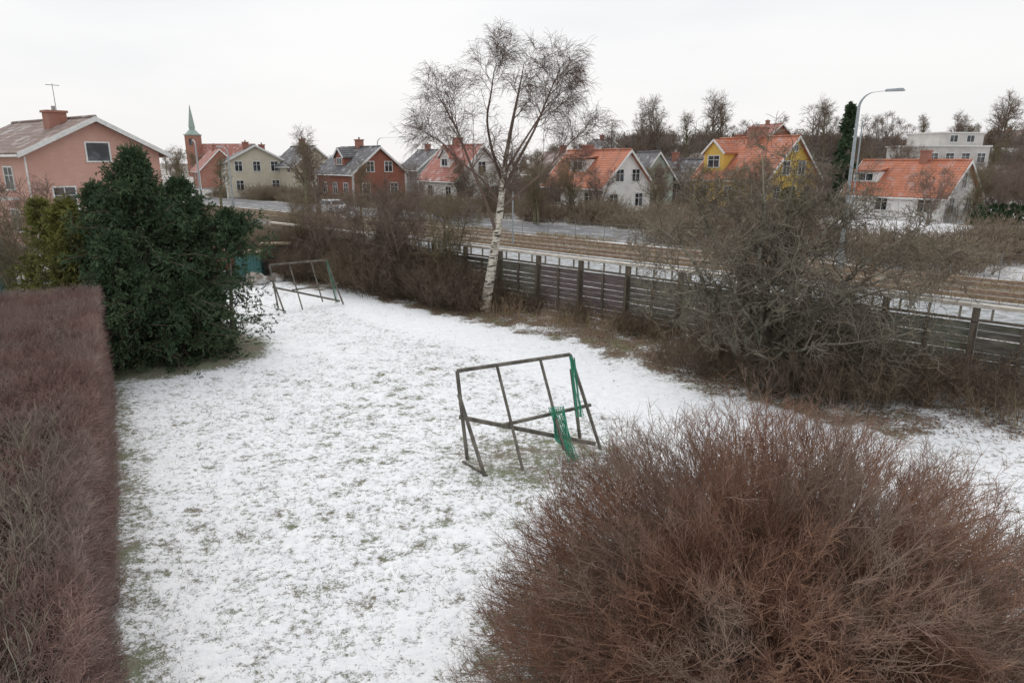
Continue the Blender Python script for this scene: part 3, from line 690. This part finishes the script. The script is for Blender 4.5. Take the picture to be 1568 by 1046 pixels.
tree(T,[[(bx,by,-.1,.23),(bx+.2,by,1.2,.18),(bx+.42,by,2.4,.16),(bx+.66,by,4.1,.125),(bx+.78,by,5.5,.09),(bx+1.1,by+.1,7.1,.055),(bx+1.35,by,8.2,.03),(bx+1.5,by,9.0,.012)],
        [(bx+.5,by,2.9,.07),(bx+.1,by-.3,4.2,.06),(bx-.5,by-.4,5.6,.045),(bx-.9,by-.3,6.7,.03),(bx-1.3,by-.3,7.4,.02),(bx-1.6,by-.2,7.9,.012)],
        [(bx+.7,by,4.3,.075),(bx+1.2,by+.2,5.5,.06),(bx+1.9,by+.2,6.7,.04),(bx+2.3,by+.2,7.7,.03),(bx+2.6,by+.1,8.4,.018),(bx+2.8,by+.1,8.8,.01)],
        [(bx+.72,by,4.8,.06),(bx+.3,by+.3,6.0,.05),(bx+.1,by+.6,7.1,.04),(bx+.3,by+.7,8.0,.03),(bx+.4,by+.6,8.8,.015),(bx+.6,by+.6,9.2,.01)],
        [(bx+.68,by,3.9,.05),(bx+1.6,by-.3,4.7,.04),(bx+2.5,by-.5,5.5,.03),(bx+3.1,by-.5,6.2,.02),(bx+3.6,by-.4,6.6,.012)],
        [(bx+.68,by,4.0,.05),(bx+.0,by+.3,4.9,.04),(bx-.9,by+.5,5.6,.03),(bx-1.6,by+.5,6.3,.02),(bx-2.1,by+.4,6.6,.012)],
        [(bx+.78,by,5.2,.05),(bx+1.3,by-.6,6.0,.04),(bx+1.9,by-.8,6.9,.03),(bx+2.3,by-.9,7.5,.02),(bx+2.8,by-.8,7.9,.012)]],
     [dict(k=13,t0=.36,ang=(32,62),L=2.0,tp=.55,n=9,wob=.14,g=.06,rr=.45,rmax=.03,up=.22),
      dict(k=11,t0=.15,ang=(25,60),L=.95,tp=.4,n=6,wob=.13,g=-.02,rr=.5,rmax=.012),
      dict(k=8,t0=.15,ang=(20,60),L=.52,tp=.3,n=4,wob=.12,g=-.18,rr=.7,rmax=.006)],n0=14,rmin=.0045)
obj('birch_tree',T.mesh('birch_tree',[M_birch]))
T=Tubes(); ax_,ay_=6.4,17.2
lim=[]
for i,(dx,dy,dz,rr_) in enumerate([(-3.1,-.2,3.7,.08),(-1.9,.8,4.9,.08),(-.4,-.4,5.2,.08),(.9,.5,5.1,.08),(2.3,.1,4.5,.08),(3.7,-.2,3.5,.08),(2.6,-1.8,2.4,.07),(-1.4,-1.4,2.9,.06),(.4,1.6,4.0,.06),(4.6,.9,2.7,.065),(1.5,-2.4,1.4,.06),(3.8,-1.5,1.2,.06),(-2.9,.4,2.2,.05),(.2,-1.6,3.1,.055),(5.2,.0,3.0,.06),(2.8,-2.2,.8,.05),(-1.0,.2,4.4,.05),(1.6,.9,4.6,.05),(3.0,1.0,4.3,.05)]):
    a=[(ax_+.05*i-.25,ay_,0 if i<4 else .6,rr_*1.3)]
    for t in(.2,.4,.6,.8,1):
        a.append((ax_+dx*t+random.uniform(-.24,.24),ay_+dy*t+random.uniform(-.24,.24),.5+dz*(t**.75)+random.uniform(-.18,.18),rr_*(1.12-t)))
    lim.append(a)
tree(T,lim,[dict(k=15,t0=.2,ang=(35,90),L=1.5,tp=.4,n=9,wob=.30,g=.0,rr=.6,rmax=.036),
    dict(k=10,t0=.1,ang=(35,90),L=.74,tp=.3,n=6,wob=.28,g=.02,rr=.65,rmax=.018),
    dict(k=5,t0=.1,ang=(25,80),L=.30,tp=.2,n=3,wob=.22,g=.04,rr=.75,rmax=.011)],n0=10,rmin=.0065)
obj('apple_tree',T.mesh('apple_tree',[M_apple]))

def bare_mesh(name,h,spread,mat,tw=.012,k=(16,8,6),wob=.16,multi=1,g=.04):
    T=Tubes(); tr=[]
    for i in range(multi):
        ox,oy=(random.uniform(-.3,.3),random.uniform(-.3,.3)) if multi>1 else (0,0)
        lx,ly=random.uniform(-spread,spread)*.5,random.uniform(-spread,spread)*.5
        tr.append([(ox,oy,-.2,.035*h/multi**.5),(ox+lx*.1,oy+ly*.1,h*.25,.026*h/multi**.5),(ox+lx*.45,oy+ly*.45,h*.5,.018*h/multi**.5),(ox+lx*.8,oy+ly*.8,h*.75,.009*h/multi**.5),(ox+lx,oy+ly,h*.97,.003*h)])
    tree(T,tr,[dict(k=k[0],t0=.22,ang=(30,65),L=h*.42,tp=.55,n=6,wob=wob,g=g,rr=.55,up=.15),
       dict(k=k[1],t0=.15,ang=(28,65),L=h*.17,tp=.4,n=3,wob=wob,g=g,rr=.55,rmax=.03),
       dict(k=k[2],t0=.1,ang=(20,65),L=h*.08,tp=.2,n=2,wob=wob,g=0,rr=.7,rmax=tw*1.4)],n0=7,rmin=tw)
    return T.mesh(name,[mat])
bigs=[bare_mesh('bare_tree_a',8,2.5,M_bare,.012,(24,9,5)),bare_mesh('bare_tree_b',8,3,M_bare,.012,(15,9,5),.2,2),bare_mesh('bare_tree_c',8,2,M_moss,.012,(24,9,5),.18,1),bare_mesh('bare_tree_d',8,4,M_bare,.012,(11,9,5),.17,3)]
smalls=[bare_mesh('small_tree_a',4,2.4,M_moss,.006,(12,8,6),.22,5),bare_mesh('small_tree_b',4,2.8,M_bare,.006,(12,8,6),.2,5)]
def thicket_mesh(name,mat,n=420,rad=1.3,h=1.9,tw=.006,k=(7,5),sp=.16):
    T=Tubes(); a=R.uniform(0,6.28,n); r=rad*np.sqrt(R.random(n)); st=np.stack([r*np.cos(a),r*np.sin(a),np.full(n,-.05)],1)
    d=nrm(np.stack([np.cos(a)*.35*r/rad+R.normal(0,sp,n),np.sin(a)*.35*r/rad+R.normal(0,sp,n),np.ones(n)],1))
    cur=grow(st,d,h*R.uniform(.45,1.1,n),np.full(n,tw*1.8),np.full(n,tw),5,.1,.02); T.add(*cur,3)
    for kk,L in zip(k,(h*.34,h*.16)):
        s_,d_,l_,r_=kids(cur[0],cur[1],kk,.2,1,20,55,L,.3,.7); cur=grow(s_,d_,l_,np.maximum(r_,tw*.8),np.full(len(r_),tw*.6),2,.12,.03); T.add(*cur,3)
    return T.mesh(name,[mat])
M_scrub=mat_rnd('scrub_twigs',(.19,.14,.11),(.34,.265,.20),objrand=.7,c3=(.33,.29,.21))
M_scrub_hazed=mat_rnd('hazed_hill_scrub_twigs',(.19,.15,.13),(.31,.26,.225),objrand=.7,c3=(.25,.215,.19))  # far twigs: greyer tint, distance haze put into the colour
M_scrubd=mat_rnd('dark_scrub_twigs',(.11,.08,.065),(.23,.17,.135),objrand=.5,c3=(.22,.19,.12))
thA=thicket_mesh('thicket_a',M_scrub,90,1.6,2.0,.011,(5,4),.2); thB=thicket_mesh('thicket_b',M_scrub,75,1.7,1.7,.011,(5,4),.2)
thF=thicket_mesh('thicket_far',M_scrub_hazed,50,2.1,2.0,.024,(5,3),.3)
thD=thicket_mesh('thicket_dark',M_scrubd,110,1.1,1.9,.0055,(7,4),.2); thE=thicket_mesh('thicket_dark_b',M_scrubd,80,1.2,1.6,.0055,(7,5),.25)
def mass(name,items):
    e=empty(name)
    for i,(me,x,y,z,rt,sc) in enumerate(items): obj('clump_%d'%(i+1),me,(x,y,z),e,rt,sc)
    return e
def rr(a,b_): return random.uniform(a,b_)
it=[]
for i in range(44):
    s=rr(16.5,33); o_=rr(-2.4,-.3); x,y=so(s,o_)
    if abs(x+1.1)<.9 and y<27: continue
    it.append((random.choice([thD,thE]),x,y,0,rr(0,6),(1,1,rr(.5,1.15))))
mass('bare_shrubs',it)
for s,o_,sc in[(19.8,-1.2,.9),(22,-1.6,1.0),(23.5,-.8,1.1),(25,-1.3,1.08),(28,-1.8,.95),(31,-1,.9)]:
    x,y=so(s,o_); obj('bare_small_tree',random.choice(smalls),(x,y,0),None,rr(0,6),sc*rr(.9,1.1))
it=[]
for i in range(13):
    s=rr(.0,8.5); o_=rr(-2.2,-.3); x,y=so(s,o_); it.append((random.choice([thD,thE]),x,y,0,rr(0,6),(.9,.9,rr(.4,.9))))
for x,y,q in[(7.4,15.9,.8),(8.2,15.4,.7),(9.0,15.6,.6),(6.6,16.4,.7),(5.6,17.6,.6),(8.6,16.3,.9),(5.0,18.4,.5)]:
    it.append((thE,x,y,0,rr(0,6),(.7,.7,q)))
for i in range(5):
    s=rr(9.5,16); x,y=so(s,rr(-1.2,-.3)); it.append((thE,x,y,0,rr(0,6),(.45,.45,rr(.3,.6))))
for i in range(4):
    s=rr(-6,0); x,y=so(s,rr(-.9,-.3)); it.append((thE,x,y,0,rr(0,6),(.35,.35,rr(.4,.9))))
mass('bare_undergrowth',it)
it=[]
for i in range(200):
    s=rr(-24,24); o_=rr(21.2,38); x,y=so(s,o_)
    if fbm(x,y,.16,7)<.46: continue
    it.append((random.choice([thA,thB]),x,y,float(terr(x,y)),rr(0,6),(1.1,1.1,rr(.5,1.05))))
for i in range(120):
    s=rr(20,110); o_=rr(29,40); x,y=so(s,o_)
    it.append((random.choice([thA,thB]),x,y,float(terr(x,y)),rr(0,6),(1.2,1.2,rr(.5,1.1))))
for i in range(50):
    s=rr(36,80); o_=rr(-1,10); x,y=so(s,o_); it.append((random.choice([thA,thB]),x,y,0,rr(0,6),(1.1,1.1,rr(.6,1.1))))
mass('trackside_thicket',it)
it=[]
for i in range(100):
    y=rr(62,100); x=y*rr(-.1,.78)
    it.append((random.choice([thF,thB]+smalls),x,y,float(terr(x,y)),rr(0,6),rr(.8,1.3)))
mass('garden_shrubs',it)
it=[]
for i in range(460):
    y=rr(98,185); x=y*rr(.0,.82)
    it.append((thF,x,y,float(terr(x,y))-.2,rr(0,6),rr(.7,1.4)))
mass('hillside_scrub',it)
it=[]
for i in range(105):
    y=rr(98,180); x=y*rr(.03,.82)
    it.append((random.choice(bigs),x,y,float(terr(x,y))-.2,rr(0,6),rr(.3,.85)))
for i in range(90):
    y=rr(140,300); x=y*rr(-.8,.1)
    it.append((random.choice(bigs+[thF]),x,y,-.2,rr(0,6),rr(.5,.95)))
mass('distant_trees',it)
for x,y,sc in[(-29,98,1.15),(-26,88,.9),(-20,72,.75),(-14,64,.62),(-9,68,.6),(-5,80,.65),(3,86,.7),(4,70,.5),(16,74,.6),(19,78,.65),(20.5,70,.55),(46,84,.8),(50,92,1.0),(66,84,.9),(-36,86,.7),(-44,92,.8),(14,96,.8),(40,98,1.0),(52,66,.7),
    (24,130,1.15),(27.5,132,1.3),(33,134,1.0),(36.5,130,1.5),(39.5,134,1.3),(56,132,1.3),(60,136,1.2),(64,130,1.0),(88.5,130,1.5),(92,134,1.3),(84,134,1.0),(18,128,1.0)]:
    obj('bare_tree',random.choice(bigs),(x,y,float(terr(x,y))-.1),None,rr(0,6),sc)
obj('bare_small_tree',smalls[0],(-17.8,24.5,0),None,1.0,.9)
obj('bare_small_tree',smalls[1],(-19.8,28,0),None,2.0,1.1)

# ------------------------------------------------------------------ conifers
def conifer(name,trs,mat,nb=150,nt_=26,nl=11,ll=.085,lw=.016,droop=-.05,power=.75,core=.25):
    L=Leaves(); T=Tubes()
    for (x,y,h,r,lx,ly,zmin) in trs:
        T.add(np.array([(x,y,-.1),(x+lx*.5,y+ly*.5,h*.5),(x+lx,y+ly,h)]),np.array([.022*h,.013*h,.008]),8)
        n=int(nb*(h-zmin)*r/8)
        u=R.random(n)**1.1; z=zmin+u*(h-zmin)*.985; a=R.uniform(0,6.28,n)
        lump=.64+.66*vn(a*1.6,z*1.4,1.0,int(abs(x*10))%50)
        ln=(r*(1-(z-zmin)/(h-zmin))**power+.10)*lump*R.uniform(.55,1.25,n)
        st=np.stack([x+lx*z/h,y+ly*z/h,z],1)
        d=nrm(np.stack([np.cos(a),np.sin(a),.05+.75*(z/h)**1.5+R.normal(0,.14,n)],1))
        P,rad=grow(st,d,ln,np.full(n,.02),np.full(n,.005),8,.07,droop); T.add(P,rad,3)
        s_,d_,l_,r_=kids(P,rad,nt_,core,1,30,70,.42*min(1,max(.5,r/2)),.45,.6)
        P2,rad2=grow(s_,d_,l_,np.full(len(r_),.006),np.full(len(r_),.003),4,.1,-.05)
        K=len(P2); t=R.uniform(.0,1,(K,nl)); f=t*4; i=np.minimum(f.astype(int),3); w=(f-i)[...,None]; rows=np.arange(K)[:,None]
        A=P2[rows,i];B_=P2[rows,i+1]; c=(A+(B_-A)*w).reshape(-1,3); dd=nrm(B_-A).reshape(-1,3)
        dd=nrm(dd+R.normal(0,.4,dd.shape)); sd=nrm(np.cross(dd,R.normal(size=dd.shape)))
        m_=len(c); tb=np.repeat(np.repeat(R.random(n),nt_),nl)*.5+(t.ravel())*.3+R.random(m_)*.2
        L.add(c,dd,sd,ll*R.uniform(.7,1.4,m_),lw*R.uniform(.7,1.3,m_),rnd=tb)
    e=empty(name)
    obj('foliage',L.mesh('foliage',[mat]),parent=e); obj('trunk_and_branches',T.mesh('trunk_and_branches',[M_bare]),parent=e)
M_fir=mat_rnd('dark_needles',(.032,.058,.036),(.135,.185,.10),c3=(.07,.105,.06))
M_yel=mat_rnd('yellow_green_needles',(.09,.12,.04),(.30,.28,.09),c3=(.14,.14,.06))
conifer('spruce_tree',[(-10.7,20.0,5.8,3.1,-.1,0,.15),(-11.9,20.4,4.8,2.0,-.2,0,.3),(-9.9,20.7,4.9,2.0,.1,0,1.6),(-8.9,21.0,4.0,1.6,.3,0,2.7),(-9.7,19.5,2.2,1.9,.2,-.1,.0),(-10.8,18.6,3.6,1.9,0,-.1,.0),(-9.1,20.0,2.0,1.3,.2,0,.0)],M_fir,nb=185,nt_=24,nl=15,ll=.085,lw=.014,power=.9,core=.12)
conifer('thuja_tree',[(-13.2,20.4,4.6,1.6,0,0,.1),(-14.9,22.0,4.3,1.5,-.1,0,.1),(-12.6,19.8,4.1,1.3,0,0,.3)],M_yel,nb=170,nt_=22,nl=13,ll=.09,lw=.015)
conifer('fir_tree',[(34.9,74,11.2,1.7,0,0,.3)],M_fir,nb=60,nt_=12,nl=8,ll=.34,lw=.07)
conifer('pine_tree',[(67,118,9.5,3.4,.6,0,3.5),(70,120,8.5,3.2,.6,0,3.5)],M_fir,nb=50,nt_=14,nl=8,ll=.5,lw=.09)
conifer('evergreen_hedge',[(42+i*1.1,62+i*.2,1.7,1.0,0,0,0) for i in range(7)],M_fir,nb=130,nt_=12,nl=8,ll=.2,lw=.04)
conifer('evergreen_shrub',[(24.5,62,3.2,1.7,0,0,0),(26.3,63,2.6,1.4,0,0,0)],M_yel,nb=130,nt_=12,nl=8,ll=.2,lw=.04)

# ------------------------------------------------------------------ foreground bush
def bush(name,cx,cy,rx,ry,h,nstem,nt1,nt2,mat):
    T=Tubes(); n=nstem
    def surf(th,ph):
        return .86+.22*vn(ph*1.9+7,th*2.5,1.0,9)+.16*vn(ph*6,th*6,1.0,4)
    a=R.uniform(0,6.283,n); th=np.arccos(1-R.random(n)*1.02)*.98
    tgt=np.stack([cx+rx*np.sin(th)*np.cos(a),cy+ry*np.sin(th)*np.sin(a),np.maximum(.1,h*(.06+.94*np.cos(th)))],1)
    ctr=np.array([cx,cy,0.1]); sc=surf(th,a)[:,None]; tgt=ctr+(tgt-ctr)*sc
    st=ctr+np.stack([.4*R.normal(size=n),.35*R.normal(size=n),np.zeros(n)],1)
    t=np.linspace(0,1,8)[None,:,None]
    mid=st*.45+tgt*.55+np.array([0,0,.22])*np.sin(th)[:,None]
    P=st[:,None]*(1-t)**2+2*mid[:,None]*t*(1-t)+tgt[:,None]*t**2+R.normal(0,.03,(n,8,3))
    rad=np.linspace(.011,.0035,8)[None]*R.uniform(.6,1.3,(n,1)); br=np.clip(vn(a*3,th*5,1.0,12)*.6+R.random(n)*.5,0,1); T.add(P,rad,4,rnd=br)
    s_,d_,l_,r_=kids(P,rad,nt1,.42,1,15,55,.48,.25,.7); d_=nrm(d_+np.array([0,0,.3]))
    br=np.repeat(br,nt1)*.6+R.random(n*nt1)*.4
    c2=grow(s_,d_,l_,np.clip(r_,.0024,.0042),np.full(len(r_),.0015),4,.13,.03); T.add(*c2,3,rnd=br)
    s_,d_,l_,r_=kids(c2[0],c2[1],nt2,.15,1,20,60,.19,.3,.8); d_=nrm(d_+np.array([0,0,.2]))
    br=np.repeat(br,nt2)
    c3=grow(s_,d_,l_,np.full(len(r_),.0020),np.full(len(r_),.0012),2,.14,.03); T.add(*c3,3,rnd=br)
    return T.mesh(name,[mat])
M_bush=mat_rnd('red_brown_twigs',(.155,.085,.06),(.41,.245,.175),c3=(.30,.22,.175))
obj('spirea_bush',bush('spirea_bush',2.78,6.15,2.95,2.6,2.8,1600,10,8,M_bush))

# ------------------------------------------------------------------ hedge on the left
def hedge():
    T=Tubes(); W=2.7; Lg=13.3; s0=-5.5; Hh=2.45
    e=empty('clipped_hedge')
    def place(n,face):
        s=R.uniform(s0,Lg,n); d=R.uniform(0,W,n); z=R.uniform(.05,Hh,n)
        if face=='top': z=np.full(n,Hh)-R.exponential(.10,n)
        if face=='side': d=.08+R.exponential(.10,n)
        if face=='end': s=Lg-R.exponential(.10,n)
        nb=.24*(fbm(s,z+d,1.3,2)-.5)
        return s,np.maximum(d+nb,.02),np.minimum(z+nb*.6,Hh+.06)
    N3=lambda s,d,z:np.stack([H0[0]+HD[0]*s-HN[0]*d,H0[1]+HD[1]*s-HN[1]*d,z],1)
    hn=np.array([HN[0],HN[1],0]); hd=np.array([HD[0],HD[1],0])
    for face,n,nv in(('top',24000,(0,0,1.)),('side',18000,tuple(hn*.7+np.array([0,0,.65]))),('end',3500,tuple(hd*.8+np.array([0,0,.5])))):
        s,d,z=place(n,face); st=N3(s,d,z-.12)
        dr=nrm(np.array(nv)+R.normal(0,.36,(n,3))); ln=R.uniform(.10,.27,n)
        br=np.clip(vn(s*3,d*3+z*3,1.0,6)*.8+R.random(n)*.35-.05,0,1)
        c=grow(st,dr,ln,np.full(n,.0040),np.full(n,.0020),3,.12,.03); T.add(*c,3,rnd=br)
        s_,d_,l_,r_=kids(c[0],c[1],3,.1,.9,25,60,.12,.3,.8); c=grow(s_,d_,l_,np.full(len(r_),.0026),np.full(len(r_),.0016),2,.1,.03); T.add(*c,3,rnd=np.repeat(br,3))
    obj('outer_twigs',T.mesh('outer_twigs',[mat_rnd('hedge_twigs',(.145,.088,.076),(.38,.255,.225),c3=(.30,.23,.205))]),parent=e)
    T=Tubes(); n=3600; s=R.uniform(s0,Lg-.3,n); d=R.uniform(.45,W,n)
    P,rad=grow(N3(s,d,np.zeros(n)),nrm(np.stack([R.normal(0,.04,n),R.normal(0,.04,n),np.ones(n)],1)),np.full(n,Hh-.15),np.full(n,.012),np.full(n,.006),5,.03,.08); T.add(P,rad,3)
    s_,d_,l_,r_=kids(P,rad,6,.2,.95,25,60,.3,.2,.6); c=grow(s_,d_,l_,np.full(len(r_),.006),np.full(len(r_),.004),2,.12,.04)
    T.add(*c,3); obj('inner_stems',T.mesh('inner_stems',[mat_rnd('hedge_stems',(.09,.065,.055),(.17,.125,.105))]),parent=e)
    T=Tubes(); n=1500; s=-5.0+7.2*R.random(n)**1.35; d=R.uniform(.3,W,n)
    P,rad=grow(N3(s,d,np.full(n,1.9)),nrm(np.stack([R.normal(-.05,.2,n),R.normal(0,.2,n),np.ones(n)],1)),R.uniform(.45,.9,n),np.full(n,.006),np.full(n,.0025),5,.09,.02); T.add(P,rad,3)
    s_,d_,l_,r_=kids(P,rad,5,.25,1,20,50,.2,.2,.6); c=grow(s_,d_,l_,np.full(len(r_),.003),np.full(len(r_),.0018),3,.12,.04); T.add(*c,3)
    obj('grey_shoots',T.mesh('grey_shoots',[mat_rnd('grey_green_twigs',(.19,.165,.13),(.38,.35,.27))]),parent=e)
hedge()
print('objects',len(bpy.data.objects))
